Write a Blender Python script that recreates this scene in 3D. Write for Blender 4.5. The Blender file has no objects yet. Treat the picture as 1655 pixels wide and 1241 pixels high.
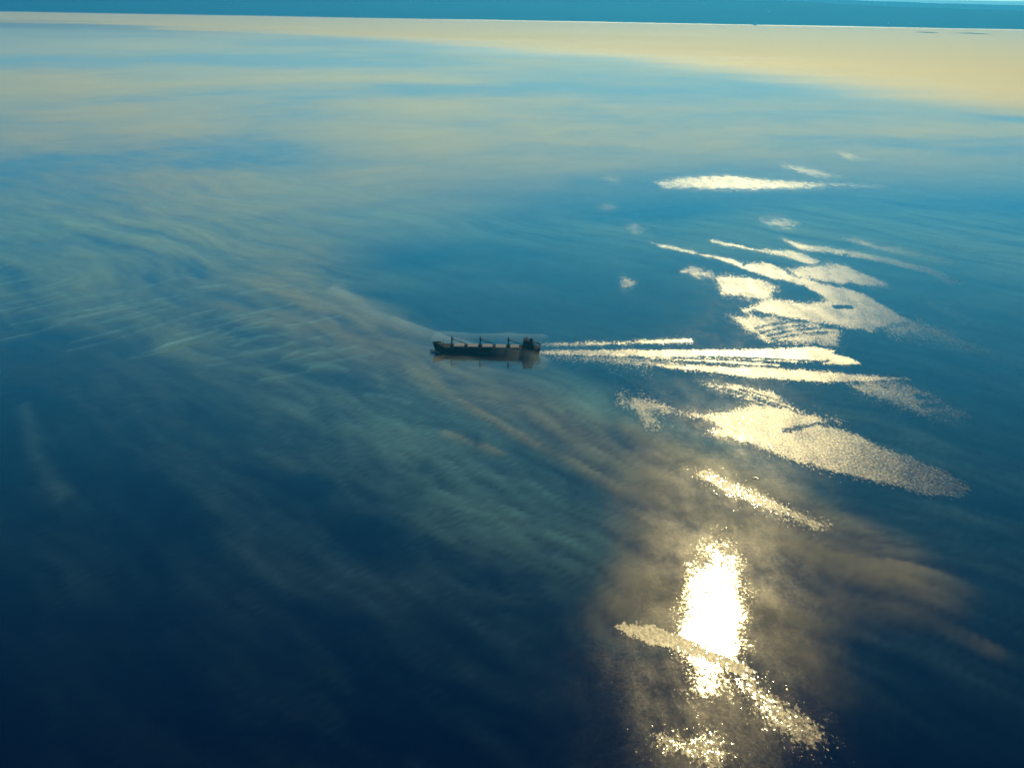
import bpy, bmesh, math, random
import numpy as np
from mathutils import Vector, Matrix

sc = bpy.context.scene
COL = sc.collection
R = math.radians
random.seed(7)

# ------------------------------------------------------------------ camera
ALT = 507.0                 # metres above the sea, out of an aircraft window
F_PX = 2100.0               # focal length for a 1655 px wide frame
W0, H0 = 1655.0, 1241.0
PITCH, ROLL = R(16.72), R(1.04)
fwd = Vector((0, math.cos(PITCH), -math.sin(PITCH)))
rgt0 = Vector((1, 0, 0)); up0 = Vector((0, math.sin(PITCH), math.cos(PITCH)))
rgt = rgt0 * math.cos(ROLL) + up0 * math.sin(ROLL)
upv = up0 * math.cos(ROLL) - rgt0 * math.sin(ROLL)
cam = bpy.data.cameras.new('camera')
cam.sensor_width = 36.0
cam.lens = 36.0 * F_PX / W0
cam.clip_start = 1.0
cam.clip_end = 400000.0
camo = bpy.data.objects.new('camera', cam)
COL.objects.link(camo)
M = Matrix((rgt, upv, -fwd)).transposed().to_4x4()
M.translation = (0, 0, ALT)
camo.matrix_world = M
sc.camera = camo


def ray(px, py):
    return (fwd * F_PX + rgt * (px - W0 / 2) - upv * (py - H0 / 2)).normalized()


def sea_point(px, py, z=0.0):
    """point of the photograph -> place on the sea"""
    d = ray(px, py)
    t = (ALT - z) / -d.z
    return (d.x * t, d.y * t)


# ------------------------------------------------------------------ sun and sky
g = ray(1153, 1005)                       # where the sea mirrors the sun
SUN = Vector((g.x, g.y, -g.z)).normalized()
SUN_EL = math.asin(SUN.z)
SUN_AZ = math.atan2(SUN.x, SUN.y)         # clockwise from +Y
world = bpy.data.worlds.new('World')
sc.world = world
world.use_nodes = True
wn = world.node_tree
for n in list(wn.nodes):
    wn.nodes.remove(n)
sky = wn.nodes.new('ShaderNodeTexSky')
sky.sky_type = 'NISHITA'
sky.sun_disc = False
sky.sun_elevation = SUN_EL
sky.sun_rotation = SUN_AZ
sky.air_density = 0.6
sky.dust_density = 0.05
sky.ozone_density = 6.0
bgn = wn.nodes.new('ShaderNodeBackground')
bgn.inputs['Strength'].default_value = 0.14
wo = wn.nodes.new('ShaderNodeOutputWorld')
tint = wn.nodes.new('ShaderNodeMixRGB')      # the whole sky is a clear cool blue
tint.blend_type = 'MULTIPLY'
tint.inputs[0].default_value = 1.0
tc = wn.nodes.new('ShaderNodeTexCoord')       # pale towards the horizon, deep blue overhead
sx = wn.nodes.new('ShaderNodeSeparateXYZ')
mr = wn.nodes.new('ShaderNodeMapRange'); mr.interpolation_type = 'SMOOTHSTEP'
mr.inputs[1].default_value = 0.24; mr.inputs[2].default_value = 0.60
grad = wn.nodes.new('ShaderNodeMixRGB')
low = wn.nodes.new('ShaderNodeMixRGB')
m2 = wn.nodes.new('ShaderNodeMapRange'); m2.interpolation_type = 'SMOOTHSTEP'
m2.inputs[1].default_value = 0.0; m2.inputs[2].default_value = 0.20
low.inputs[1].default_value = (0.66, 1.10, 0.94, 1)
low.inputs[2].default_value = (0.42, 1.76, 1.36, 1)
wn.links.new(sx.outputs[2], m2.inputs[0]); wn.links.new(m2.outputs[0], low.inputs[0]); wn.links.new(low.outputs[0], grad.inputs[1])
grad.inputs[2].default_value = (0.08, 0.50, 0.86, 1)
wn.links.new(tc.outputs['Generated'], sx.inputs[0]); wn.links.new(sx.outputs[2], mr.inputs[0])
wn.links.new(mr.outputs[0], grad.inputs[0]); wn.links.new(grad.outputs[0], tint.inputs[2])
wn.links.new(sky.outputs[0], tint.inputs[1])
wn.links.new(tint.outputs[0], bgn.inputs['Color'])
wn.links.new(bgn.outputs[0], wo.inputs['Surface'])

sl = bpy.data.lights.new('sun', 'SUN')
sl.energy = 4.0
sl.angle = R(0.53)
sl.color = (1.0, 0.78, 0.35)
so = bpy.data.objects.new('sun', sl)
so.rotation_euler = SUN.to_track_quat('Z', 'Y').to_euler()
so.location = (0, 0, 900)
COL.objects.link(so)

vs = sc.view_settings
vs.view_transform = 'Standard'
vs.look = 'None'
vs.exposure = -0.5
vs.gamma = 1.0
vs.use_curve_mapping = False
cy = sc.cycles
cy.max_bounces = 6
cy.diffuse_bounces = 1
cy.glossy_bounces = 3
cy.volume_bounces = 3
cy.transparent_max_bounces = 24
cy.caustics_reflective = False
cy.caustics_refractive = False
cy.sample_clamp_indirect = 2.0
cy.use_denoising = True


# ------------------------------------------------------------------ helpers
def fbm(x, y, octaves=4, seed=0, gain=0.5):
    out = np.zeros_like(x, dtype=float); amp = 1.0; tot = 0.0
    for o in range(octaves):
        xi = np.floor(x).astype(np.int64); yi = np.floor(y).astype(np.int64)
        fx = x - xi; fy = y - yi
        fx = fx * fx * fx * (fx * (6 * fx - 15) + 10); fy = fy * fy * fy * (fy * (6 * fy - 15) + 10)

        def h(a, b):
            n = (a * 374761393 + b * 668265263 + (seed + o * 17) * 974634777) & 0xffffffff
            n = ((n ^ (n >> 13)) * 1274126177) & 0xffffffff
            return ((n ^ (n >> 16)) & 0xffff) / 65535.0
        v = (h(xi, yi) * (1 - fx) + h(xi + 1, yi) * fx) * (1 - fy) + (h(xi, yi + 1) * (1 - fx) + h(xi + 1, yi + 1) * fx) * fy
        out += v * amp; tot += amp; amp *= gain
        x = x * 2.03 + 11.3; y = y * 2.03 + 5.7
    return out / tot


def axis(lo, hi, step, far_lo, far_hi, grow=1.12):
    """even spacing from lo to hi, then widening out to the far limits"""
    a = list(np.arange(lo, hi + step, step))
    s = step
    while a[-1] < far_hi:
        s *= grow; a.append(a[-1] + s)
    s = step; pre = []
    c = lo
    while c > far_lo:
        s *= grow; c -= s; pre.append(c)
    return np.array(pre[::-1] + a)


def new_mesh_obj(name, verts, faces, mat, parent=None, smooth=False):
    me = bpy.data.meshes.new(name)
    if isinstance(verts, np.ndarray):
        me.vertices.add(len(verts)); me.vertices.foreach_set('co', verts.astype(np.float32).ravel())
        nf = len(faces); k = faces.shape[1]
        me.loops.add(nf * k); me.loops.foreach_set('vertex_index', faces.astype(np.int32).ravel())
        me.polygons.add(nf)
        me.polygons.foreach_set('loop_start', np.arange(nf, dtype=np.int32) * k)
        me.update(calc_edges=True); me.validate()
    else:
        me.from_pydata(verts, [], faces); me.update()
    if smooth:
        for p in me.polygons:
            p.use_smooth = True
    if mat:
        me.materials.append(mat)
    o = bpy.data.objects.new(name, me)
    COL.objects.link(o)
    if parent:
        o.parent = parent
    return o


def grid_faces(nx, ny):
    i = np.arange(nx - 1)[None, :] + np.arange(ny - 1)[:, None] * nx
    i = i.ravel()
    return np.stack([i, i + 1, i + nx + 1, i + nx], 1)


def tag(o, label=None, category=None, group=None, kind=None):
    if label: o['label'] = label
    if category: o['category'] = category
    if group: o['group'] = group
    if kind: o['kind'] = kind
    return o


class NT:
    """tiny node-tree writer"""
    def __init__(self, name):
        self.mat = bpy.data.materials.new(name)
        self.mat.use_nodes = True
        self.t = self.mat.node_tree
        for n in list(self.t.nodes):
            self.t.nodes.remove(n)
        self.out = self.t.nodes.new('ShaderNodeOutputMaterial')

    def n(self, kind, props=None, **ins):
        nd = self.t.nodes.new(kind)
        for k, v in (props or {}).items():
            setattr(nd, k, v)
        for k, v in ins.items():
            key = int(k[1:]) if k[0] == '_' and k[1:].isdigit() else k.replace('_', ' ')
            s = nd.inputs[key]
            if hasattr(v, 'is_output'):
                self.t.links.new(v, s)
            else:
                s.default_value = v
        return nd

    def math(self, op, a, b=None, c=None, clamp=False):
        nd = self.t.nodes.new('ShaderNodeMath'); nd.operation = op; nd.use_clamp = clamp
        for i, v in enumerate((a, b, c)):
            if v is None: continue
            if hasattr(v, 'is_output'): self.t.links.new(v, nd.inputs[i])
            else: nd.inputs[i].default_value = v
        return nd.outputs[0]

    def vmath(self, op, a, b=None, scale=None):
        nd = self.t.nodes.new('ShaderNodeVectorMath'); nd.operation = op
        for i, v in enumerate((a, b)):
            if v is None: continue
            if hasattr(v, 'is_output'): self.t.links.new(v, nd.inputs[i])
            else: nd.inputs[i].default_value = v
        if scale is not None:
            if hasattr(scale, 'is_output'): self.t.links.new(scale, nd.inputs['Scale'])
            else: nd.inputs['Scale'].default_value = scale
        return nd.outputs[0]

    def smooth(self, v, lo, hi, a=0.0, b=1.0):
        nd = self.t.nodes.new('ShaderNodeMapRange'); nd.interpolation_type = 'SMOOTHSTEP'
        self.t.links.new(v, nd.inputs[0])
        for i, q in enumerate((lo, hi, a, b)):
            if hasattr(q, 'is_output'): self.t.links.new(q, nd.inputs[i + 1])
            else: nd.inputs[i + 1].default_value = q
        return nd.outputs[0]

    def noise(self, vec, scale, detail=2.0, rough=0.5):
        nd = self.n('ShaderNodeTexNoise', Vector=vec, Scale=scale, Detail=detail, Roughness=rough)
        return nd.outputs[0], nd.outputs[1]

    def surface(self, s): self.t.links.new(s, self.out.inputs['Surface'])
    def volume(self, s): self.t.links.new(s, self.out.inputs['Volume'])


def paint(name, col, rough=0.55, metal=0.0, wear=0.25, scale=0.6, wearcol=None, spec=.15):
    m = NT(name)
    co = m.n('ShaderNodeTexCoord').outputs['Object']
    st = m.vmath('MULTIPLY', co, (1, 1, 0.35))
    f, _ = m.noise(st, scale, 5, 0.65)
    f = m.smooth(f, 0.42, 0.72)
    f = m.math('MULTIPLY', f, wear)
    wc = wearcol or (col[0] * 0.55, col[1] * 0.45, col[2] * 0.38)
    mix = m.n('ShaderNodeMixRGB', _0=f, _1=(*col, 1), _2=(*wc, 1))
    b = m.n('ShaderNodeBsdfPrincipled', Base_Color=mix.outputs[0], Roughness=rough, Metallic=metal, Specular_IOR_Level=spec)
    m.surface(b.outputs[0])
    return m.mat


# ------------------------------------------------------------------ sea
# ruffled water: patches where wind or the ship's wake has roughened the calm surface.
# outlines are given as points of the photograph and carried onto the sea plane.
def A(x, y): return (860 + x * .4804, 480 + y * .4806)       # notes of three enlarged views
def B(x, y): return (825 + x * .5015, 180 + y * .5013)
def E(x, y): return (1034 + x * .3323, 356 + y * .3323)
def C(x, y): return (980 + x * .307, 860 + y * .307)


PATCHES = [   # (outline, edge fuzz in metres, strength)
    ([A(*p) for p in ((22,181),(350,177),(700,178),(950,168),(1020,180),(1010,190),(1060,200),(1100,222),(1060,229),(980,224),(1000,214),(900,216),(700,209),(400,200),(200,196),(22,192))], 1.4, 1.1),
    ([A(*p) for p in ((400,203),(620,212),(830,227),(830,232),(640,221),(400,207))], 1.2, .9),
    ([A(*p) for p in ((20,158),(140,155),(300,151),(400,146),(536,141),(540,150),(400,155),(250,160),(20,162))], 1.9, 1.1),
    ([A(*p) for p in ((380,220),(560,230),(640,234),(800,238),(1000,252),(1140,266),(1270,275),(1170,279),(1100,284),(1000,285),(850,276),(700,264),(600,252),(480,239),(400,229))], 1.8, 1),
    ([A(*p) for p in ((60,200),(260,206),(400,214),(560,232),(520,238),(380,226),(200,214),(60,205))], 6.0, .45),
    ([A(*p) for p in ((1075,298),(1130,282),(1250,290),(1320,322),(1400,362),(1460,395),(1400,404),(1330,392),(1260,370),(1180,345),(1100,312))], 7.0, .85),
    ([A(*p) for p in ((580,291),(690,297),(810,323),(850,350),(908,383),(890,390),(960,402),(985,420),(958,428),(1050,450),(1150,495),(1280,545),(1400,590),(1490,650),(1430,672),(1350,664),(1200,627),(1050,592),(900,557),(800,517),(700,482),(596,456),(640,440),(560,402),(500,395),(640,390),(720,372),(760,352),(690,330),(600,305))], 3.0, 1),
    ([A(*p) for p in ((960,402),(1040,420),(1040,424),(980,412))], 4.0, .8),
    ([A(*p) for p in ((525,577),(600,590),(700,638),(800,678),(930,742),(1000,770),(940,770),(850,735),(730,690),(640,645),(580,620))], 4.0, 1),
    ([A(*p) for p in ((300,335),(400,345),(460,384),(440,392),(380,380),(420,430),(380,428),(350,380),(300,360))], 7.0, .55),
    ([C(*p) for p in ((40,488),(100,483),(260,490),(330,522),(480,585),(640,655),(740,690),(770,740),(720,770),(640,720),(600,705),(430,640),(250,590),(130,545))], 1.5, 4.2),
    ([C(*p) for p in ((690,700),(740,690),(800,780),(880,860),(1000,950),(1100,1020),(1135,1075),(1090,1108),(980,1070),(860,1000),(760,890),(700,800))], 5.0, 1.6),
    ([C(*p) for p in ((250,1100),(300,1050),(400,1085),(520,1065),(630,1170),(560,1225),(430,1180),(330,1150))], 5.0, 2.0),
    ([B(*p) for p in ((465,230),(560,215),(700,207),(760,214),(850,224),(1000,233),(1200,241),(980,241),(900,248),(760,252),(600,246),(490,245))], 5.0, .9),
    ([E(*p) for p in ((60,110),(180,130),(300,165),(420,185),(520,210),(600,205),(690,235),(720,260),(800,285),(900,310),(1000,335),(1100,365),(1170,410),(1260,455),(1330,490),(1230,510),(1140,535),(1040,525),(900,500),(760,480),(620,450),(560,440),(500,440),(600,400),(640,385),(720,392),(780,402),(850,397),(915,386),(880,360),(820,330),(740,300),(640,280),(540,250),(480,225),(380,190),(250,160),(100,130))], 2.6, 1),
    ([E(*p) for p in ((380,290),(430,270),(540,280),(620,300),(672,330),(642,350),(650,380),(580,388),(480,370),(400,360))], 4.0, .95),
    ([E(*p) for p in ((720,240),(800,225),(930,215),(1010,225),(1080,260),(1210,312),(1130,322),(1040,305),(960,300),(860,290),(780,275))], 4.0, .95),
    ([E(*p) for p in ((340,95),(420,110),(560,143),(680,148),(770,155),(872,200),(865,215),(790,205),(720,182),(600,154),(480,132),(350,105))], 2.6, .85),
    ([E(*p) for p in ((700,95),(820,123),(950,138),(1150,173),(1300,203),(1420,233),(1580,300),(1500,308),(1420,264),(1330,238),(1150,195),(1000,168),(900,152),(780,140))], 3.6, .9),
    ([E(*p) for p in ((1000,92),(1060,88),(1150,118),(1280,138),(1540,200),(1470,202),(1300,168),(1170,143),(1080,122))], 5.0, .7),
    ([E(*p) for p in ((1440,110),(1560,128),(1710,190),(1640,190),(1540,152))], 8.0, .5),
    ([E(*p) for p in ((450,478),(560,465),(700,488),(850,513),(965,540),(960,602),(880,597),(700,592),(610,577),(540,535))], 5.0, .8),
    ([E(*p) for p in ((1150,528),(1330,490),(1450,520),(1640,600),(1720,665),(1560,620),(1400,560),(1280,556))], 11.0, .5),
    ([E(*p) for p in ((1440,420),(1560,440),(1700,510),(1560,490))], 11.0, .45),
    ([E(*p) for p in ((215,250),(270,236),(355,262),(280,270))], 5.0, .7),
    ([B(*p) for p in ((275,220),(320,211),(358,217),(330,228))], 6.0, .7),
    ([B(*p) for p in ((275,308),(310,297),(342,306),(310,319))], 6.0, .5),
    ([B(*p) for p in ((376,378),(400,367),(424,377),(400,388))], 6.0, .5),
    ([B(*p) for p in ((350,556),(372,538),(396,556),(372,572))], 6.0, .8),
    ([B(*p) for p in ((820,358),(870,346),(915,358),(870,370))], 8.0, .45),
    ([B(*p) for p in ((1050,132),(1085,133),(1150,155),(1090,157))], 6.0, .7),
    ([B(*p) for p in ((880,178),(960,186),(1070,212),(980,208))], 8.0, .6),
]


def D_(x, y): return (1100 + x * .1813, 600 + y * .1813)


# narrow calm lines between the wake's wave crests: (line, half-width in metres)
CALM_LINES = [
    ([D_(*p) for p in ((230, 140), (460, 225), (720, 300))], 1.5),
    ([D_(*p) for p in ((300, 140), (560, 215), (740, 270), (900, 330))], 1.3),
    ([D_(*p) for p in ((380, 150), (640, 220), (860, 290), (1040, 360))], 1.2),
    ([D_(*p) for p in ((520, 160), (760, 225), (960, 290), (1080, 350))], 1.0),
    ([D_(*p) for p in ((920, 530), (1080, 500), (1240, 462))], 1.5),
    ([E(*p) for p in ((590, 545), (700, 522), (800, 507))], 1.3),
    ([E(*p) for p in ((620, 562), (740, 537), (880, 522))], 1.3),
    ([E(*p) for p in ((650, 577), (800, 552), (940, 542))], 1.2),
    ([E(*p) for p in ((560, 525), (660, 502), (760, 495))], 1.1),
    ([E(*p) for p in ((400, 372), (500, 374), (580, 386))], 1.4),
    ([E(*p) for p in ((950, 424), (990, 420), (1030, 422))], 2.4),
    ([E(*p) for p in ((520, 207), (500, 222))], 1.2),
    ([A(*p) for p in ((560, 200), (760, 206), (960, 216))], 1.0),
    ([A(*p) for p in ((1290, 332), (1330, 340))], 2.0),
    ([A(*p) for p in ((1310, 370), (1390, 362))], 1.6),
]


def line_dist(X, Y, pts):
    P = np.array([sea_point(*p) for p in pts]); k = ALT / P[:, 1].mean()
    best = np.full(X.shape, 1e9)
    for a, b in zip(P, P[1:]):
        dx, dy = b[0] - a[0], (b[1] - a[1]) * k
        t = np.clip(((X - a[0]) * dx + (Y - a[1]) * k * dy) / (dx * dx + dy * dy), 0, 1)
        best = np.minimum(best, np.hypot(X - a[0] - t * dx, (Y - a[1]) * k - t * dy))
    return best


def signed_dist(X, Y, poly):
    """signed distance (positive inside) with depth foreshortened so that widths read alike"""
    P = np.array([sea_point(*p) for p in poly])
    k = ALT / P[:, 1].mean()
    Px, Py = P[:, 0], P[:, 1] * k
    m = 60.0
    out = np.full(X.shape, -60.0)
    box = (X > Px.min() - m) & (X < Px.max() + m) & (Y * k > Py.min() - m) & (Y * k < Py.max() + m)
    x = X[box]; y = Y[box] * k
    best = np.full(x.shape, 1e9); ins = np.zeros(x.shape, bool)
    n = len(Px)
    for i in range(n):
        ax, ay, bx, by = Px[i], Py[i], Px[(i + 1) % n], Py[(i + 1) % n]
        dx, dy = bx - ax, by - ay
        t = np.clip(((x - ax) * dx + (y - ay) * dy) / (dx * dx + dy * dy + 1e-9), 0, 1)
        best = np.minimum(best, np.hypot(x - ax - t * dx, y - ay - t * dy))
        c = ((ay > y) != (by > y)) & (x < (bx - ax) * (y - ay) / (by - ay + 1e-12) + ax)
        ins ^= c
    out[box] = np.where(ins, best, -best)
    return out


def build_sea():
    xs = axis(-420, 1500, 4.0, -58000, 58000, 1.10)
    ys = axis(740, 2700, 4.5, -9000, 58000, 1.035)
    nx, ny = len(xs), len(ys)
    X, Y = np.meshgrid(xs, ys)
    X = X.ravel(); Y = Y.ravel()
    wob = (fbm(X / 90, Y / 160, 3, 3) - .5) * 5
    d = np.full(X.shape, -60.0); fz = np.full(X.shape, 4.0); stg = np.ones(X.shape)
    for poly, fuzz, strength in PATCHES:
        far_p = np.mean([p[1] for p in poly])
        strength = strength * (1.0 if far_p < 540 else 1.7 if far_p < 596 else 1.5 if far_p < 640 else 1.0)
        fuzz = fuzz * .8
        s = signed_dist(X, Y, poly)
        s = s + wob * min(1, fuzz / 4)
        better = s > d
        d = np.where(better, s, d); fz = np.where(better, fuzz, fz); stg = np.where(better, strength, stg)
    for pts, w in CALM_LINES:
        d = np.minimum(d, line_dist(X, Y, pts) * 2.5 - w * 3.5)
    # line beyond which the open sea is wind-roughened
    edge = [(-500, 26), (0, 34), (150, 36), (300, 46), (500, 53), (700, 64), (1000, 80), (1250, 104), (1450, 122), (1655, 140), (2200, 195)]
    eaz = []; edi = []
    for p in edge:
        q = sea_point(*p); eaz.append(math.atan2(q[0], q[1])); edi.append(math.log(math.hypot(*q)))
    az = np.arctan2(X, np.maximum(Y, 1.0)); rr = np.log(np.hypot(X, Y) + 1)
    off = (rr - np.interp(az, eaz, edi)) + (fbm(X / 2500, Y / 900, 4, 9) - .5) * .25 - np.clip(az, -1, .45) * 0.0
    off = np.where(Y < 3000, -2.0, off)
    o = new_mesh_obj('sea', np.stack([X, Y, np.zeros_like(X)], 1), grid_faces(nx, ny), None)
    for nm, arr in (('ruffle', d), ('fuzz', fz), ('strength', stg), ('offshore', off)):
        at = o.data.attributes.new(nm, 'FLOAT', 'POINT')
        at.data.foreach_set('value', arr.astype(np.float32))
    tag(o, kind='structure')
    m = NT('sea water')
    pos = m.n('ShaderNodeNewGeometry').outputs['Position']
    sep = m.n('ShaderNodeSeparateXYZ', _0=pos)
    ax = lambda nm: m.n('ShaderNodeAttribute', {'attribute_name': nm}).outputs['Fac']
    d, fz, stg = ax('ruffle'), ax('fuzz'), ax('strength')
    # broken, speckled edge of each ruffled patch
    p2 = m.vmath('MULTIPLY', pos, (1, 0.42, 1))
    e1, _ = m.noise(p2, 0.30, 4, 0.8)
    e2, _ = m.noise(p2, 0.05, 3, 0.6)
    e1 = m.math('MULTIPLY_ADD', e1, 2.0, -1.0)
    e1 = m.math('ADD', m.math('MULTIPLY', e1, 5.5), m.math('MULTIPLY', m.math('POWER', e1, 3.0), 100.0))
    e = m.math('ADD', e1, m.math('MULTIPLY_ADD', e2, 7.0, -3.5))
    v = m.math('ADD', d, m.math('MULTIPLY', e, fz))
    mask = m.smooth(m.math('DIVIDE', v, fz), -0.75, 1.0)
    i1, _ = m.noise(m.vmath('MULTIPLY', pos, (1, .30, 1)), 0.035, 4, 0.65)
    stg = m.math('MULTIPLY', stg, m.smooth(i1, 0.30, 0.62, 0.6, 1.05))
    # far out the wind has roughened the whole sea
    far = m.smooth(ax('offshore'), -0.35, 0.40)
    # resolved wavelets as slopes
    w1, c1 = m.noise(m.vmath('MULTIPLY', pos, (1, .55, 1)), 0.40, 3, 0.7)
    w2, c2 = m.noise(m.vmath('MULTIPLY', pos, (1, .6, 1)), 0.045, 2, 0.5)
    half = (0.5, 0.5, 0.5)
    s1 = m.vmath('SUBTRACT', c1, half); s2 = m.vmath('SUBTRACT', c2, half)
    amp = m.math('MULTIPLY_ADD', mask, 0.29, 0.055)
    sl_ = m.vmath('ADD', m.vmath('SCALE', s1, scale=amp), m.vmath('SCALE', s2, scale=0.028))
    nrm = m.vmath('NORMALIZE', m.vmath('ADD', m.vmath('MULTIPLY', sl_, (1, 1, 0)), (0, 0, 1)))
    fres = m.n('ShaderNodeFresnel', IOR=1.333, Normal=nrm).outputs[0]
    body = m.n('ShaderNodeBsdfDiffuse', Color=(0.0002, 0.003, 0.027, 1)).outputs[0]
    calm = m.n('ShaderNodeBsdfGlossy', {'distribution': 'BECKMANN'}, Roughness=0.099, Normal=nrm).outputs[0]
    halo = m.n('ShaderNodeBsdfGlossy', {'distribution': 'BECKMANN'}, Roughness=0.235, Normal=nrm).outputs[0]
    h1, _ = m.noise(p2, 0.022, 4, 0.65)
    calm2 = m.n('ShaderNodeMixShader', _0=m.smooth(h1, 0.33, 0.72, 0.012, 0.075), _1=calm, _2=halo).outputs[0]
    rf = m.n('ShaderNodeBsdfGlossy', {'distribution': 'BECKMANN'}, Roughness=m.smooth(stg, 1.2, 3.0, 0.33, 0.42), Normal=nrm).outputs[0]
    wide = m.n('ShaderNodeBsdfGlossy', {'distribution': 'BECKMANN'}, Roughness=0.66, Normal=nrm).outputs[0]
    gl = m.n('ShaderNodeMixShader', _0=m.math('MULTIPLY', m.math('MULTIPLY', mask, stg), 0.33, clamp=True), _1=calm2, _2=rf).outputs[0]
    gl = m.n('ShaderNodeMixShader', _0=m.math('MULTIPLY', far, 0.62), _1=gl, _2=wide).outputs[0]
    m.surface(m.n('ShaderNodeMixShader', _0=fres, _1=body, _2=gl).outputs[0])
    o.data.materials.append(m.mat)
    return o


build_sea()


# ------------------------------------------------------------------ far coast
def build_hills():
    m = NT('haze tinted hillside')
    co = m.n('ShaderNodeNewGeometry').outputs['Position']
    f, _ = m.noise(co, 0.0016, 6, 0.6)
    cr = m.n('ShaderNodeMixRGB', _0=m.smooth(f, .38, .66), _1=(.012, .045, .14, 1), _2=(.022, .065, .17, 1))  # blue of the distance haze is mixed into the woodland colour
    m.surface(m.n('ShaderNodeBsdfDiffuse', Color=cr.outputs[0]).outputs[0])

    def ridge(name, y0, depth, hfun, seed):
        xs = np.arange(-24000, 24001, 160.0); ys = np.linspace(0, depth, 40)
        X, T = np.meshgrid(xs, ys); X = X.ravel(); T = T.ravel()
        shore = y0 + (fbm(X / 3000, X * 0, 4, seed) - .5) * 900
        t = T / depth
        prof = np.clip(np.sin(np.clip(t, 0, 1) * math.pi * .94) ** .7, 0, 1)
        H = np.interp(X, *hfun) * prof
        H += (fbm(X / 1500, T / 900, 5, seed + 5) - .5) * 90 * np.clip(H / 120, 0, 1)
        H = np.where(t < .001, -0.8, np.maximum(H, 1.5))
        H = np.where(t > .999, -0.8, H)
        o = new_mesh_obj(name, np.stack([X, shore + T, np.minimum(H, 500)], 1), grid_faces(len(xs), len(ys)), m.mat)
        tag(o, kind='structure')
        return shore
    # heights along the coast (x, metres)
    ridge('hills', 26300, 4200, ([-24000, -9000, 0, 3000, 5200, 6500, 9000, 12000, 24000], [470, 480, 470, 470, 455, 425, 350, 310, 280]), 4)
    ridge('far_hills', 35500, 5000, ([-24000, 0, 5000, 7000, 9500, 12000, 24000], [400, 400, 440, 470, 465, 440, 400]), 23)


build_hills()


# ------------------------------------------------------------------ mesh builder
class MB:
    def __init__(self):
        self.v = []; self.f = []

    def box(self, x0, x1, y0, y1, z0, z1, tx=0, ty=0):
        b = len(self.v)
        self.v += [(x0, y0, z0), (x1, y0, z0), (x1, y1, z0), (x0, y1, z0),
                   (x0 + tx, y0 + ty, z1), (x1 - tx, y0 + ty, z1), (x1 - tx, y1 - ty, z1), (x0 + tx, y1 - ty, z1)]
        self.f += [tuple(b + i for i in q) for q in ((0, 3, 2, 1), (4, 5, 6, 7), (0, 1, 5, 4), (1, 2, 6, 5), (2, 3, 7, 6), (3, 0, 4, 7))]
        return self

    def tube(self, p, q, r0, r1=None, n=8):
        r1 = r0 if r1 is None else r1
        p = Vector(p); q = Vector(q); d = (q - p).normalized()
        a = d.orthogonal().normalized(); c = d.cross(a)
        b = len(self.v)
        for k in range(n):
            w = a * math.cos(k * math.tau / n) + c * math.sin(k * math.tau / n)
            self.v.append(tuple(p + w * r0)); self.v.append(tuple(q + w * r1))
        for k in range(n):
            i = b + 2 * k; j = b + 2 * ((k + 1) % n)
            self.f.append((i, j, j + 1, i + 1))
        self.f.append(tuple(b + 2 * k for k in range(n))[::-1]); self.f.append(tuple(b + 2 * k + 1 for k in range(n)))
        return self

    def loft(self, rings, cap=True, closed=True):
        b = len(self.v); n = len(rings[0])
        for r in rings: self.v += [tuple(p) for p in r]
        for i in range(len(rings) - 1):
            for k in range(n if closed else n - 1):
                a0 = b + i * n + k; a1 = b + i * n + (k + 1) % n
                self.f.append((a0, a1, a1 + n, a0 + n))
        if cap:
            self.f.append(tuple(b + k for k in range(n))[::-1]); self.f.append(tuple(b + (len(rings) - 1) * n + k for k in range(n)))
        return self

    def build(self, name, mat, parent=None, smooth=False):
        o = new_mesh_obj(name, self.v, self.f, mat, parent, smooth)
        bm = bmesh.new(); bm.from_mesh(o.data); bmesh.ops.recalc_face_normals(bm, faces=bm.faces[:]); bm.to_mesh(o.data); bm.free()
        return o


def empty(name, loc, rz=0):
    o = bpy.data.objects.new(name, None)
    o.empty_display_size = 5
    o.location = loc; o.rotation_euler = (0, 0, rz)
    COL.objects.link(o)
    return o


# ------------------------------------------------------------------ cargo ship
M_HULL = paint('hull paint', (.012, .016, .028), .92, wear=.5, scale=.25, wearcol=(.03, .016, .012))
M_BOOT = paint('antifouling red', (.12, .02, .015), .6)
M_DECK = paint('deck green', (.016, .026, .024), .95, wear=.6, scale=.4, wearcol=(.045, .025, .015))
M_HATCH = paint('hatch cover paint', (.42, .39, .33), .9, wear=.3, scale=.3)
M_WHITE = paint('house paint', (.02, .02, .022), .95, wear=.35)
M_CRANE = paint('crane paint', (.02, .02, .02), .9, wear=.4)
M_DARK = paint('black steel', (.02, .02, .022), .55)
M_FUN = paint('funnel paint', (.03, .035, .07), .5)
M_ORANGE = paint('lifeboat orange', (.55, .12, .02), .4)
M_GLASS = NT('dark glass'); M_GLASS.surface(M_GLASS.n('ShaderNodeBsdfPrincipled', Base_Color=(.008, .011, .014, 1), Roughness=.3, Specular_IOR_Level=.12).outputs[0]); M_GLASS = M_GLASS.mat


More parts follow.
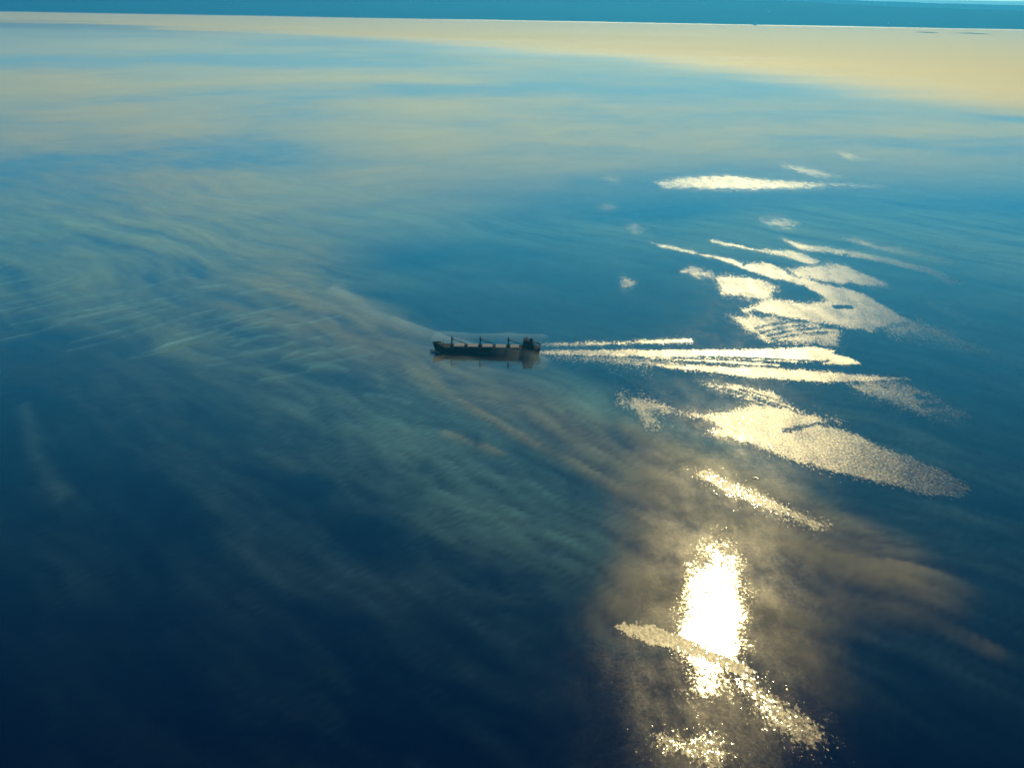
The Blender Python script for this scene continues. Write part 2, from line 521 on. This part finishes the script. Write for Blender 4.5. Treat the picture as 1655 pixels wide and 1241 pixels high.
def build_ship():
    st = Vector((*sea_point(873, 574.8), 0)); bw = Vector((*sea_point(699.5, 571.2), 0))
    Ln = (bw - st).length
    d = (bw - st).normalized()
    # origin at the stern on the near side's waterline, x towards the bow, y to port (towards the camera)
    BEAM = 23.0
    ang = math.atan2(d.y, d.x)
    port = Vector((-d.y, d.x, 0))
    base = st - port * (BEAM / 2)
    s = tag(empty('cargo_ship', (base.x, base.y, 0), ang), 'dark cargo ship with three deck cranes steaming left across the calm sea', 'ship')
    k = Ln / 160.0
    s.scale = (k, k, k)
    hb = BEAM / 2
    D = 8.6                               # freeboard amidships
    # hull sections: (x, half-breadth deck, half-breadth waterline, deck height)
    sec = [(0, .80, .52, 8.9), (3, .90, .74, 8.8), (9, .98, .90, D), (20, 1, .98, D), (40, 1, 1, D), (80, 1, 1, D), (115, 1, 1, D), (130, .98, .93, D),
           (140, .93, .78, D + .1), (144, .89, .68, D + .2), (144.4, .885, .67, 11.0), (149, .78, .50, 11.4), (154, .58, .27, 11.9), (158, .33, .10, 12.4), (161, .05, .02, 12.9)]
    rings = []
    for x, a, w, h in sec:
        rake = max(0, (x - 144) / 17)
        ring = []
        for sgn in (1, -1):
            pts = [(a, h), ((a * .75 + w * .25), h * .72), ((a * .4 + w * .6), h * .38), (w, 0.0), (w * .97, -2.5)]
            pts = pts if sgn == 1 else pts[::-1]
            for q, z in pts:
                xx = x - rake * 4.2 * (1 - max(z, -1) / h) + (0 if x > 5 else (1 - z / h) * 2.0)
                ring.append((xx, sgn * q * hb, z))
        rings.append(ring)
    hull = MB().loft(rings).build('hull', M_HULL, s)
    # bulbous bow just breaking the surface
    br = []
    for i in range(7):
        t = i / 6
        r = 1.9 * math.sqrt(max(0, 1 - (max(0, t - .35) / .65) ** 2)) + .05
        br.append([(155 + 8.5 * t, r * .8 * math.cos(a * math.tau / 10), -1.0 + r * math.sin(a * math.tau / 10)) for a in range(10)])
    MB().loft(br).build('bulbous_bow', M_BOOT, hull, True)
    MB().box(-.02, 1.2, -7, 7, 8.95, 9.9).box(2, 144, hb - .18, hb - .05, D + .04, D + .75).box(2, 144, -hb + .05, -hb + .18, D + .04, D + .75).build('bulwark', M_HULL, hull)
    # raised bulwark round the forecastle
    b = MB()
    for sgn in (1, -1):
        pr = [(149.2, .775, 11.4), (154, .575, 11.9), (158, .325, 12.4), (161, .045, 12.9)]
        for (x0, a0, z0), (x1, a1, z1) in zip(pr, pr[1:]):
            q = [(x0, sgn * a0 * hb, z0), (x1, sgn * a1 * hb, z1), (x1 + .35, sgn * (a1 * hb + .05), z1 + 2.0), (x0 + .2, sgn * (a0 * hb + .05), z0 + 1.7)]
            i = (0, -sgn * .2, 0)
            b.loft([[Vector(p) for p in q], [Vector(p) + Vector(i) for p in q]])
    b.build('forecastle_bulwark', M_HULL, hull)
    MB().box(146.5, 150, -1.6, -.4, 11.2, 12.5).box(146.5, 150, .4, 1.6, 11.2, 12.5).tube((151.5, -2.6, 12.0), (151.5, 2.6, 12.0), .7, n=10).build('anchor_windlass', M_DARK, s)
    MB().tube((145.2, 0, 11), (145.2, 0, 18.0), .32, .18).tube((145.2, -1.4, 16), (145.2, 1.4, 16), .1).build('foremast', M_CRANE, s)
    # five hatches: coaming with folding covers, each cover panel a piece of its own
    for x0, x1 in ((32, 44.3), (51.5, 66.3), (71.8, 86.3), (93.6, 108.2), (114, 128.6)):
        c = MB().box(x0, x1, -8.6, 8.6, D + .02, D + 1.5).build('hatch_coaming', M_DECK, s)
        n = 4; w = (x1 - x0 + .6) / n
        for i in range(n):
            MB().box(x0 - .3 + i * w + .06, x0 - .3 + (i + 1) * w - .06, -8.9, 8.9, D + 1.52, D + 2.5, .12, .35).build('hatch_cover', M_HATCH, c)
    # deck cranes; jibs stowed along the ship and lying in their crutches
    for x in (47.9, 90, 132.3):
        c = MB().tube((x, 0, D), (x, 0, D + 9.4), 1.2, .95, 12).box(x - 2.4, x + 2.4, -2.4, 2.4, D + .02, D + 2.2).build('crane_pedestal', M_CRANE, s)
        MB().tube((x, 0, D + 9.4), (x, 0, D + 10.0), 1.4, 1.4, 12).build('slewing_ring', M_DARK, c)
        MB().box(x - 1.15, x + 1.2, -1.4, 1.4, D + 10.0, D + 14.6, .25, .25).box(x - .6, x + .6, -1.0, 1.0, D + 14.6, D + 16.2, .2, .2).build('crane_house', M_CRANE, c)
        MB().box(x - 2.5, x - 1.17, -1.0, 1.0, D + 10.4, D + 12.6, .2, .1).build('crane_cab', M_GLASS, c)
        tip = x - 21.2
        j = MB()
        for sy in (-.8, .8):
            for sz in (0, .9):
                j.tube((x - 1.4, sy, D + 10.6 + sz), (tip, sy * .45, D + 4.6 + sz * .5), .13, n=5)
        for i in range(9):
            t0 = i / 9; t1 = (i + 1) / 9
            pa = lambda t, sy, sz: (x - 1.4 + (tip - x + 1.4) * t, sy * (.8 - .44 * t), D + 10.6 - 6.0 * t + sz * (.9 - .45 * t))
            for sy in (-1, 1):
                j.tube(pa(t0, sy, 0), pa(t1, sy, 1), .07, n=4)
            j.tube(pa(t0, -1, 1), pa(t1, 1, 1), .07, n=4)
        j.build('jib', M_CRANE, c)
        MB().tube((x - .3, .3, D + 16.0), (tip + .5, .2, D + 5.0), .06, n=4).tube((x - .3, -.3, D + 16.0), (tip + .5, -.2, D + 5.0), .06, n=4).build('luffing_wire', M_DARK, c)
    for x in (69, 111):
        MB().tube((x, -1.8, D), (x, -1.8, D + 4.4), .35, n=6).tube((x, 1.8, D), (x, 1.8, D + 4.4), .35, n=6).box(x - .4, x + .4, -2.2, 2.2, D + 4.2, D + 4.75).box(x - 1.4, x + 1.4, -3.4, 3.4, D + .02, D + 2.6).build('jib_crutch', M_CRANE, s)
    # accommodation block: decks stepping in, bridge with wings on top
    h = MB().box(8.5, 26.5, -10.4, 10.4, D + .02, D + 2.8).box(9.3, 26.0, -9.8, 9.8, D + 2.8, D + 5.5).box(10.2, 25.6, -9.0, 9.0, D + 5.5, D + 8.2).box(12.5, 25.2, -8.6, 8.6, D + 8.2, D + 10.7).build('accommodation_block', M_WHITE, s)
    for lvl, (x0, x1, yy, z) in enumerate(((10, 25, 10.4, D + 1.1), (10.6, 24.8, 9.8, D + 3.8), (11.4, 24.6, 9.0, D + 6.5), (13.6, 24.2, 8.6, D + 9.1))):
        for sy in (1, -1):
            for i in range(6):
                x = x0 + (x1 - x0) * (i + .5) / 6
                MB().box(x - .45, x + .45, min(sy * (yy - .02), sy * (yy + .04)), max(sy * (yy - .02), sy * (yy + .04)), z, z + .9).build('window', M_GLASS, h)
    for z, x0, x1, y in ((D + 2.8, 8.2, 26.8, 10.8), (D + 5.5, 9.0, 26.3, 10.2), (D + 8.2, 10.0, 26.0, 9.4)):
        b = MB()
        for sy in (1, -1):
            b.tube((x0, sy * y, z + 1.0), (x1, sy * y, z + 1.0), .05, n=4)
            for i in range(9):
                xx = x0 + (x1 - x0) * i / 8
                b.tube((xx, sy * y, z), (xx, sy * y, z + 1.0), .05, n=4)
        b.box(x0, x1, -y, y, z - .08, z + .003)
        b.build('deck_railing', M_WHITE, h)
    br = MB().box(17.5, 25.8, -8.2, 8.2, D + 10.7, D + 13.3, .2, .2).box(19.5, 24.0, -hb - .4, hb + .4, D + 10.72, D + 11.8).build('bridge', M_WHITE, s)
    MB().box(25.62, 25.85, -7.6, 7.6, D + 11.9, D + 12.9).box(18.2, 25.2, 8.0, 8.25, D + 11.9, D + 12.9).box(18.2, 25.2, -8.25, -8.0, D + 11.9, D + 12.9).build('bridge_windows', M_GLASS, br)
    mast = MB().tube((20.5, 0, D + 13.3), (20.5, 0, D + 18.2), .38, .2, 8).tube((20.5, -2.2, D + 15.6), (20.5, 2.2, D + 15.6), .14, n=6).build('radar_mast', M_CRANE, s)
    MB().tube((24.2, 2.5, D + 13.3), (24.2, 2.5, D + 16.0), .12, n=6).build('aerial', M_CRANE, s); MB().tube((23, -3, D + 13.3), (23, -3, D + 16.4), .1, n=6).build('aerial', M_CRANE, s)
    MB().box(20.7, 21.0, -1.8, 1.8, D + 16.4, D + 16.75).box(20.7, 21.0, -1.2, 1.2, D + 17.3, D + 17.55).build('radar_scanner', M_WHITE, mast)
    rf = []
    for z, x0, x1, y in ((D + 8.2, 11.0, 17.0, 2.6), (D + 12.6, 11.3, 16.2, 2.3), (D + 15.4, 11.9, 15.2, 1.8)):
        rf.append([(x0, -y * .6, z), (x0 + .8, -y, z), (x1 - .8, -y, z), (x1, -y * .6, z), (x1, y * .6, z), (x1 - .8, y, z), (x0 + .8, y, z), (x0, y * .6, z)])
    fu = MB().loft(rf).build('funnel', M_FUN, s)
    MB().tube((13, .6, D + 15.3), (12.7, .6, D + 16.7), .32, n=8).tube((14, -.5, D + 15.3), (13.7, -.5, D + 16.5), .28, n=8).build('exhaust_pipe', M_DARK, fu)
    MB().tube((9.5, 5, D + 5.5), (9.5, 5, D + 11.4), .16, n=6).build('stern_light_mast', M_CRANE, s); MB().tube((10, -5, D + 5.5), (10, -5, D + 12.2), .16, n=6).build('stern_light_mast', M_CRANE, s)
    # free-fall lifeboat on its sloping ramp over the stern
    r = MB()
    for sy in (-1.5, 1.5):
        r.tube((7.6, sy, D + 8.4), (-1.6, sy, D + 3.6), .22, n=6)
        r.tube((6.6, sy, D), (6.6, sy, D + 7.8), .2, n=6).tube((.8, sy, D), (.8, sy, D + 4.8), .2, n=6).tube((6.6, sy, D + .3), (.8, sy, D + 4.6), .13, n=6)
    r = r.build('lifeboat_ramp', M_CRANE, s)
    rr = []
    for i in range(9):
        t = i / 8
        rad = 1.35 * (max(.02, 1 - abs(2 * t - 1) ** 2.6)) ** .6
        cx = 7.4 - 8.2 * t; cz = D + 9.75 - 4.25 * t
        rr.append([(cx + .4 * math.sin(a * math.tau / 10) * rad * .5, rad * math.cos(a * math.tau / 10), cz + rad * math.sin(a * math.tau / 10)) for a in range(10)])
    MB().loft(rr).build('lifeboat', M_ORANGE, r, True)
    # bollards, winches and vents on the poop
    for y in (-4.75, 4.75): MB().box(3.4, 5.4, y - 1.25, y + 1.25, 8.7, 9.3).tube((4.4, y - 1.1, 9.8), (4.4, y + 1.1, 9.8), .55, n=10).build('mooring_winch', M_DARK, s)
    for x, r in ((2.6, .3), (6.8, .45)): MB().tube((x, 8.4, 8.6), (x, 8.4, 11.4), r, n=8).tube((x, 8.4, 11.4), (x, 8.4, 11.9), r * 1.7, r * 1.2, n=8).build('deck_vent', M_DARK, s)
    MB().tube((.3, 0, 8.9), (-.4, 0, 14.0), .1, n=6).build('ensign_staff', M_CRANE, s)
    return s, base, ang, k


SHIP, SBASE, SANG, SK = build_ship()


def foam():
    """white water thrown up at the stem"""
    m = NT('white foam')
    co = m.n('ShaderNodeNewGeometry').outputs['Position']
    f, _ = m.noise(co, 1.6, 3, .6)
    c = m.n('ShaderNodeMixRGB', _0=m.smooth(f, .3, .6), _1=(.6, .66, .68, 1), _2=(.82, .83, .82, 1))
    t = m.n('ShaderNodeBsdfTranslucent', Color=c.outputs[0]); df = m.n('ShaderNodeBsdfDiffuse', Color=c.outputs[0])
    m.surface(m.n('ShaderNodeMixShader', _0=.5, _1=df.outputs[0], _2=t.outputs[0]).outputs[0])
    rnd = random.Random(5)
    ca, sa = math.cos(SANG), math.sin(SANG)
    b = MB()
    for i in range(420):
        t = rnd.random() ** 1.6
        sgn = 1 if rnd.random() < .6 else -1
        x = 163.5 - 13 * t + rnd.gauss(0, .5)
        y = sgn * (1.0 + 6.5 * t) + rnd.gauss(0, .5 + .8 * t)
        z = max(.1, 3.4 * (1 - t) ** 2 * rnd.random() + .15)
        r = .3 + .5 * rnd.random()
        x *= SK; y *= SK
        X = SBASE.x + x * ca - y * sa; Y = SBASE.y + x * sa + y * ca
        b0 = len(b.v)
        b.v += [(X + r, Y, z), (X - r, Y, z), (X, Y + r, z), (X, Y - r, z), (X, Y, z + r * .7), (X, Y, z - r * .7)]
        b.f += [tuple(b0 + q for q in f3) for f3 in ((0, 2, 4), (2, 1, 4), (1, 3, 4), (3, 0, 4), (2, 0, 5), (1, 2, 5), (3, 1, 5), (0, 3, 5))]
    o = b.build('bow_foam', m.mat)
    tag(o, 'white foam thrown up under the bow of the cargo ship', 'foam', kind='stuff')


foam()

# ------------------------------------------------------------------ small things
M_GRP = paint('white gelcoat', (.8, .8, .78), .35, wear=.1)
M_ROOF = paint('pale roof sheeting', (.8, .8, .78), .45, wear=.15, scale=.05)
M_WALL = paint('white render', (.7, .69, .66), .7, wear=.15, scale=.05)
M_SAND = paint('wet sand', (.16, .14, .10), .8, wear=.5, scale=.004)


def motor_boat(px, py, rz, L, label):
    x, y = sea_point(px, py)
    o = tag(empty('motor_boat', (x, y, 0), rz), label, 'boat')
    secs = [(0, .36, .30, .95), (.35, .40, .36, .9), (.7, .32, .24, 1.05), (.9, .15, .08, 1.25), (1, .01, .01, 1.4)]
    rings = [[(q * L - L / 2, -a * L * .5, h * L / 12), (q * L - L / 2, -w * L * .5, 0), (q * L - L / 2, 0, -.25), (q * L - L / 2, w * L * .5, 0), (q * L - L / 2, a * L * .5, h * L / 12)] for q, a, w, h in secs]
    MB().loft(rings).build('hull', M_GRP, o)
    MB().box(-.1 * L, .22 * L, -.13 * L, .13 * L, .075 * L, .15 * L, .06 * L, .02 * L).build('cabin', M_GRP, o)
    MB().box(-.2 * L, .14 * L, -.17 * L, .17 * L, .152 * L, .17 * L).build('canopy', M_GRP, o)
    MB().box(-.56 * L, -.46 * L, -.05 * L, .05 * L, .02 * L, .2 * L).build('outboard_motor', M_DARK, o)


motor_boat(1221, 773, 2.7, 8.0, 'small white motor boat alone on the brown water above the sun glint')


HILLS = bpy.data.objects['hills']
bpy.context.view_layer.update()


def far_building(px, py, w, h, label):
    d = ray(px, py)
    ok, hit, _, _ = HILLS.ray_cast(Vector((0, 0, ALT)), d, depsgraph=bpy.context.evaluated_depsgraph_get())
    if not ok:
        q = sea_point(px, py); hit = Vector((q[0], q[1], 1.0))
    o = tag(empty('white_building', (hit.x, hit.y - 10, hit.z), 0), label, 'building', 'white buildings on the far coast')
    MB().box(-w / 2, w / 2, -14, 14, -60, h * .6).build('wall', M_WALL, o)
    b = MB()
    b.loft([[(-w / 2 - 1, -16, h * .6), (-w / 2 - 1, 0, h), (-w / 2 - 1, 16, h * .6)], [(w / 2 + 1, -16, h * .6), (w / 2 + 1, 0, h), (w / 2 + 1, 16, h * .6)]])
    b.build('roof', M_ROOF, o)


far_building(1243, 20, 44, 24, 'tiny white building alone high on the blue far hillside')
far_building(1435, 38, 46, 22, 'tiny white building low on the far coast, left of a close pair')
far_building(1470, 39, 40, 20, 'tiny white building low on the far coast, right of a close pair')
far_building(1583, 30, 36, 20, 'faint white building halfway up the far hillside near the right edge')
far_building(1220, 41.5, 70, 26, 'white building on the far shoreline at the edge of the bright fog')


def sandbank(pts, label):
    P = [sea_point(*p) for p in pts]
    n = len(P); rings = []
    for i, (x, y) in enumerate(P):
        t = i / (n - 1); w = 60 * math.sin(math.pi * min(max(t, .02), .98)) ** .6
        z = 18 * math.sin(math.pi * min(max(t, .02), .98)) ** .6
        rings.append([(x, y - w * 2, -.5), (x, y - w, z * .8), (x, y + w * .4, z), (x, y + w * 2, -.5)])
    o = MB().loft(rings).build('sandbank', M_SAND)
    tag(o, label, 'sandbank', 'low banks off the far coast')


sandbank([(1478, 53), (1488, 53.3), (1500, 53.8), (1510, 54), (1518, 54.2)], 'shorter dark low bank on the bright sea off the far coast')
sandbank([(1540, 54.3), (1556, 54.8), (1572, 55.3), (1588, 56), (1607, 56.6)], 'longer dark low bank on the bright sea near the right edge')

# ------------------------------------------------------------------ mist over the water
def build_mist():
    xs = axis(-1100, 1400, 6.5, -20000, 20000, 1.05)
    ys = axis(760, 3200, 8.0, 500, 26600, 1.022)
    nx, ny = len(xs), len(ys)
    X, Y = np.meshgrid(xs, ys); X = X.ravel(); Y = Y.ravel()
    tau = np.zeros(X.shape); warm = np.zeros(X.shape)

    def stroke(pts, w, amp, p=1.0):
        """a streamer of mist along a line; w half-width in metres across the sight line"""
        P = np.array([sea_point(*q) for q in pts]); out = np.zeros(X.shape)
        for a, b, wa, wb in zip(P, P[1:], np.linspace(w[0], w[1], len(P))[:-1], np.linspace(w[0], w[1], len(P))[1:]):
            k = ALT / (.5 * (a[1] + b[1]))
            ax, ay, bx, by = a[0], a[1] * k, b[0], b[1] * k
            y = Y * k; dx, dy = bx - ax, by - ay
            t = np.clip(((X - ax) * dx + (y - ay) * dy) / (dx * dx + dy * dy), 0, 1)
            r = np.hypot(X - ax - t * dx, y - ay - t * dy) / (wa + (wb - wa) * t)
            out = np.maximum(out, np.exp(-r ** 2 * p))
        return out * amp

    def region(poly, soft, amp):
        P = np.array([sea_point(*q) for q in poly]); k = ALT / P[:, 1].mean()
        s = np.full(X.shape, -1e9)
        Px, Py = P[:, 0], P[:, 1] * k
        y = Y * k; best = np.full(X.shape, 1e9); ins = np.zeros(X.shape, bool)
        for i in range(len(P)):
            ax, ay, bx, by = Px[i], Py[i], Px[(i + 1) % len(P)], Py[(i + 1) % len(P)]
            dx, dy = bx - ax, by - ay
            t = np.clip(((X - ax) * dx + (y - ay) * dy) / (dx * dx + dy * dy + 1e-9), 0, 1)
            best = np.minimum(best, np.hypot(X - ax - t * dx, y - ay - t * dy))
            ins ^= ((ay > y) != (by > y)) & (X < (bx - ax) * (y - ay) / (by - ay + 1e-12) + ax)
        s = np.where(ins, best, -best)
        q = np.clip((s / soft + 1) / 2, 0, 1)
        return q * q * (3 - 2 * q) * amp

    # streaky texture, drawn out along the wind and swirled
    wx = (fbm(X / 260, Y / 420, 3, 31) - .5) * 80; wy = (fbm(X / 260 + 9, Y / 420, 3, 37) - .5) * 150
    c, s_ = math.cos(R(-28)), math.sin(R(-28))
    U = (X + wx) * c + (Y * .45 + wy * .45) * s_; V = -(X + wx) * s_ + (Y * .45 + wy * .45) * c
    tex = fbm(U / 210, V / 34, 7, 41, .68)
    tex2 = fbm(X / 900, Y / 700, 4, 43, .55)
    fine = fbm(U / 60, V / 11, 5, 47, .72)

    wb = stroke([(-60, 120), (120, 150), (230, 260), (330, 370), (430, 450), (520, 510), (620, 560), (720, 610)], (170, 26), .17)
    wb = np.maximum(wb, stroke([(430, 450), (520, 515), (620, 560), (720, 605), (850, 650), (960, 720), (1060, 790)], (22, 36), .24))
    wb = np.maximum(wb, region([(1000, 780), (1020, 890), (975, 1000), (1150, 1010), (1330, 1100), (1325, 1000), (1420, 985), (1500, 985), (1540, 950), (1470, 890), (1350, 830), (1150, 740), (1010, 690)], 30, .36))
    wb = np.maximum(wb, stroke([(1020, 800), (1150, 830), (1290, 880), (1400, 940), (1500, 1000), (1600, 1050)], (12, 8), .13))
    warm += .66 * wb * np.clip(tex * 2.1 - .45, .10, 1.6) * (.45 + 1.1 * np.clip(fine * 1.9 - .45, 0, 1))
    base = region([(150, 540), (400, 640), (560, 720), (680, 780), (720, 860), (900, 900), (1010, 850), (1000, 780), (850, 690), (720, 600), (500, 520), (300, 470), (-80, 440), (-80, 560)], 40, .16)
    base = np.maximum(base, region([(-100, 330), (300, 360), (560, 470), (700, 560), (500, 560), (200, 520), (-100, 480)], 60, .15))
    tau += .62 * base * np.clip(tex * 2.1 - .45, .10, 1.6) * (.45 + 1.1 * np.clip(fine * 1.9 - .45, 0, 1))
    # sharp crest of the main streamer, below the ship
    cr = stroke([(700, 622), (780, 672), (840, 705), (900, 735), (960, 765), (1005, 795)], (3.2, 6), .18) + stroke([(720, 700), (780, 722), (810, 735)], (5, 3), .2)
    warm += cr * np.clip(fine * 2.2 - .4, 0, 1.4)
    tau += region([(620, 560), (700, 585), (880, 592), (990, 630), (960, 690), (860, 660), (740, 620)], 18, .11) * np.clip(tex * 1.6 - .2, .1, 1.3)
    # bright sheen of the swell lines on the left, added as thin mist strokes
    rj = random.Random(3)
    for i in range(34):
        x0 = -60 + 17 * i + rj.uniform(-25, 25); y0 = 462 + (i % 6) * 17 + .16 * x0 + rj.uniform(-6, 6); ln = rj.uniform(60, 150); sl_ = rj.uniform(.16, .30)
        tau += stroke([(x0, y0), (x0 + ln * .5, y0 - ln * .5 * sl_ * .8), (x0 + ln, y0 - ln * sl_)], (2.4, 1.8), rj.uniform(.06, .16)) * np.clip(fine * 2 - .2, 0, 1.2)
    for pts in ([(0, 482), (60, 470), (120, 452)], [(30, 506), (120, 486), (205, 470)], [(90, 520), (170, 508), (250, 492)], [(160, 524), (215, 516), (285, 498)], [(250, 570), (290, 556), (345, 540)],
                [(245, 534), (300, 515), (345, 503)], [(270, 562), (320, 548), (350, 536)], [(310, 468), (360, 464)], [(380, 478), (430, 470), (480, 462)], [(0, 462), (50, 452)], [(340, 552), (380, 536), (430, 530)],
                [(460, 580), (490, 568), (520, 566)], [(500, 598), (530, 592), (560, 600)], [(590, 640), (630, 644), (660, 655)], [(380, 560), (420, 548), (470, 540)]):
        tau += stroke(pts, (2.6, 2.2), .15) * np.clip(fine * 2 - .2, 0, 1.2)
    tau += stroke([(42, 655), (50, 720), (66, 755), (105, 800)], (6, 8), .05) * np.clip(fine * 2 - .2, 0, 1.4)
    tau += stroke([(415, 730), (445, 742), (490, 765)], (4, 5), .06) * np.clip(fine * 2 - .2, 0, 1.4)
    # upper veils, broad and streaky, thickening with distance
    lr = np.log(np.hypot(X, Y)); az0 = np.arctan2(X, Y)
    st = fbm(az0 * 4.2 + lr * 1.2, lr * 4.6 - az0 * 2.4 + wx / 300, 6, 53, .6)
    up = region([(-200, 95), (300, 110), (700, 120), (1000, 165), (1350, 190), (1800, 200), (1800, 275), (1400, 262), (1050, 268), (800, 295), (560, 345), (300, 315), (-200, 300)], 90, .32)
    far_tau = up * np.clip(st * 2.2 - .45, .1, 1.5)
    far = np.clip((Y - 3500) / 6000, 0, 1)
    far_tau += far * .50 * np.clip(st * 1.7 - .18, .36, 1.25)
    mid = np.exp(-((np.log(np.maximum(Y, 1)) - math.log(2900)) / .28) ** 2)
    tau += mid * .22 * np.clip(tex2 * 2.4 - .7, 0, 1.2) * np.clip(tex * 2 - .3, .1, 1.4)
    near = np.clip((2100 - Y) / 500, 0, 1)
    tau += .08 * near * np.clip(tex2 * 2.6 - .8, 0, 1.3) * np.clip(tex * 3.2 - 1.15, 0, 1.4) * np.clip(fine * 2.4 - .5, .1, 1.3) * np.clip((X + 800) / 900, 0, 1)
    # a brighter bank lies over the open sea before the coast
    bank = [(-900, 20), (0, 33), (150, 36), (300, 45), (500, 52), (700, 62), (1000, 78), (1250, 100), (1450, 118), (1655, 136), (2200, 190)]
    Q = [sea_point(*p) for p in bank]
    az = np.arctan2(X, Y); off = np.log(np.hypot(X, Y)) - np.interp(az, [math.atan2(*q) for q in Q], [math.log(math.hypot(*q)) for q in Q])
    off += (fbm(X / 2500, Y / 900, 4, 9) - .5) * .16
    sw = np.interp(az, [-.5, -.2, .1, .45], [.10, .16, .60, .9]); q = np.clip(off / sw + .5, 0, 1); bank_tau = 3.2 * q * q * (3 - 2 * q) * (.75 + .5 * fbm(X / 5000, Y / 900, 4, 61))
    ship_tau = (stroke([(540, 470), (610, 512), (650, 528), (700, 543), (770, 545), (880, 546)], (10, 2.2), .20)
                + stroke([(705, 550), (735, 556), (780, 568), (830, 578), (880, 586)], (3.0, 4.0), .42)) * np.clip(tex * 1.6, .4, 1.3)
    sin_dep = ALT / np.sqrt(X ** 2 + Y ** 2 + ALT ** 2)
    # fade to nothing at the outer rim
    rim = np.minimum(np.clip((20000 - np.abs(X)) / 3000, 0, 1), np.clip((25700 - Y) / 250, 0, 1)) * np.clip((Y - 560) / 60, 0, 1)

    def layer(name, tau, sig, z0, colour, label):
        """a closed body of mist of even density; its depth gives how much it veils"""
        H = tau * sin_dep / sig * rim
        keep = H > 0.04
        F = grid_faces(nx, ny)
        F = F[keep[F].any(1)]
        n = nx * ny
        H = np.maximum(H, 0.015)
        top = np.stack([X, Y, z0 + H], 1); bot = np.stack([X, Y, np.full(n, z0)], 1)
        e = np.concatenate([F[:, [0, 1]], F[:, [1, 2]], F[:, [2, 3]], F[:, [3, 0]]])
        key = np.minimum(e[:, 0], e[:, 1]).astype(np.int64) * n + np.maximum(e[:, 0], e[:, 1])
        u, inv, cnt = np.unique(key, return_inverse=True, return_counts=True)
        be = e[cnt[inv] == 1]
        walls = np.stack([be[:, 1], be[:, 0], be[:, 0] + n, be[:, 1] + n], 1)
        faces = np.concatenate([F, F[:, ::-1] + n, walls])
        verts = np.concatenate([top, bot])
        used = np.zeros(2 * n, bool); used[faces.ravel()] = True
        remap = np.cumsum(used) - 1
        m = NT(name)
        m.volume(m.n('ShaderNodeVolumePrincipled', Color=(*colour, 1), Density=sig, Anisotropy=.5).outputs[0])
        o = new_mesh_obj(name, verts[used], remap[faces], m.mat)
        tag(o, label, 'mist', kind='stuff')

    layer('mist', tau, .025, 1.5, (.50, .96, .96), 'thin pale mist drifting in streaks low over the calm sea')
    layer('glow_tinted_mist', warm, .022, 1.35, (1.0, .78, .46), 'thin streamer of mist running diagonally past the sun glint, tinted brown for its glow')  # warm glow around the sun glint is painted in as the mist's tint
    layer('far_mist', far_tau, .025, 1.2, (1.0, .97, .66), 'broad warm veils of mist over the distant sea')
    layer('mist_streamer', ship_tau, .006, 0.8, (.80, .97, .95), 'thin streamers of mist around and across the cargo ship')
    layer('fog_bank', bank_tau, .025, 1.0, (1.0, .84, .42), 'bright cream fog bank lying on the sea before the far coast')


build_mist()

# ------------------------------------------------------------------ air
def build_haze():
    m = NT('haze air')
    m.volume(m.n('ShaderNodeVolumePrincipled', Color=(.06, .50, 1, 1), Density=3.3e-5, Anisotropy=.55).outputs[0])
    o = MB().box(-59500, 59500, -10500, 59500, -1.8, 530).build('haze', m.mat)
    tag(o, 'blue haze filling the air out to the far coast', 'haze', kind='stuff')


build_haze()
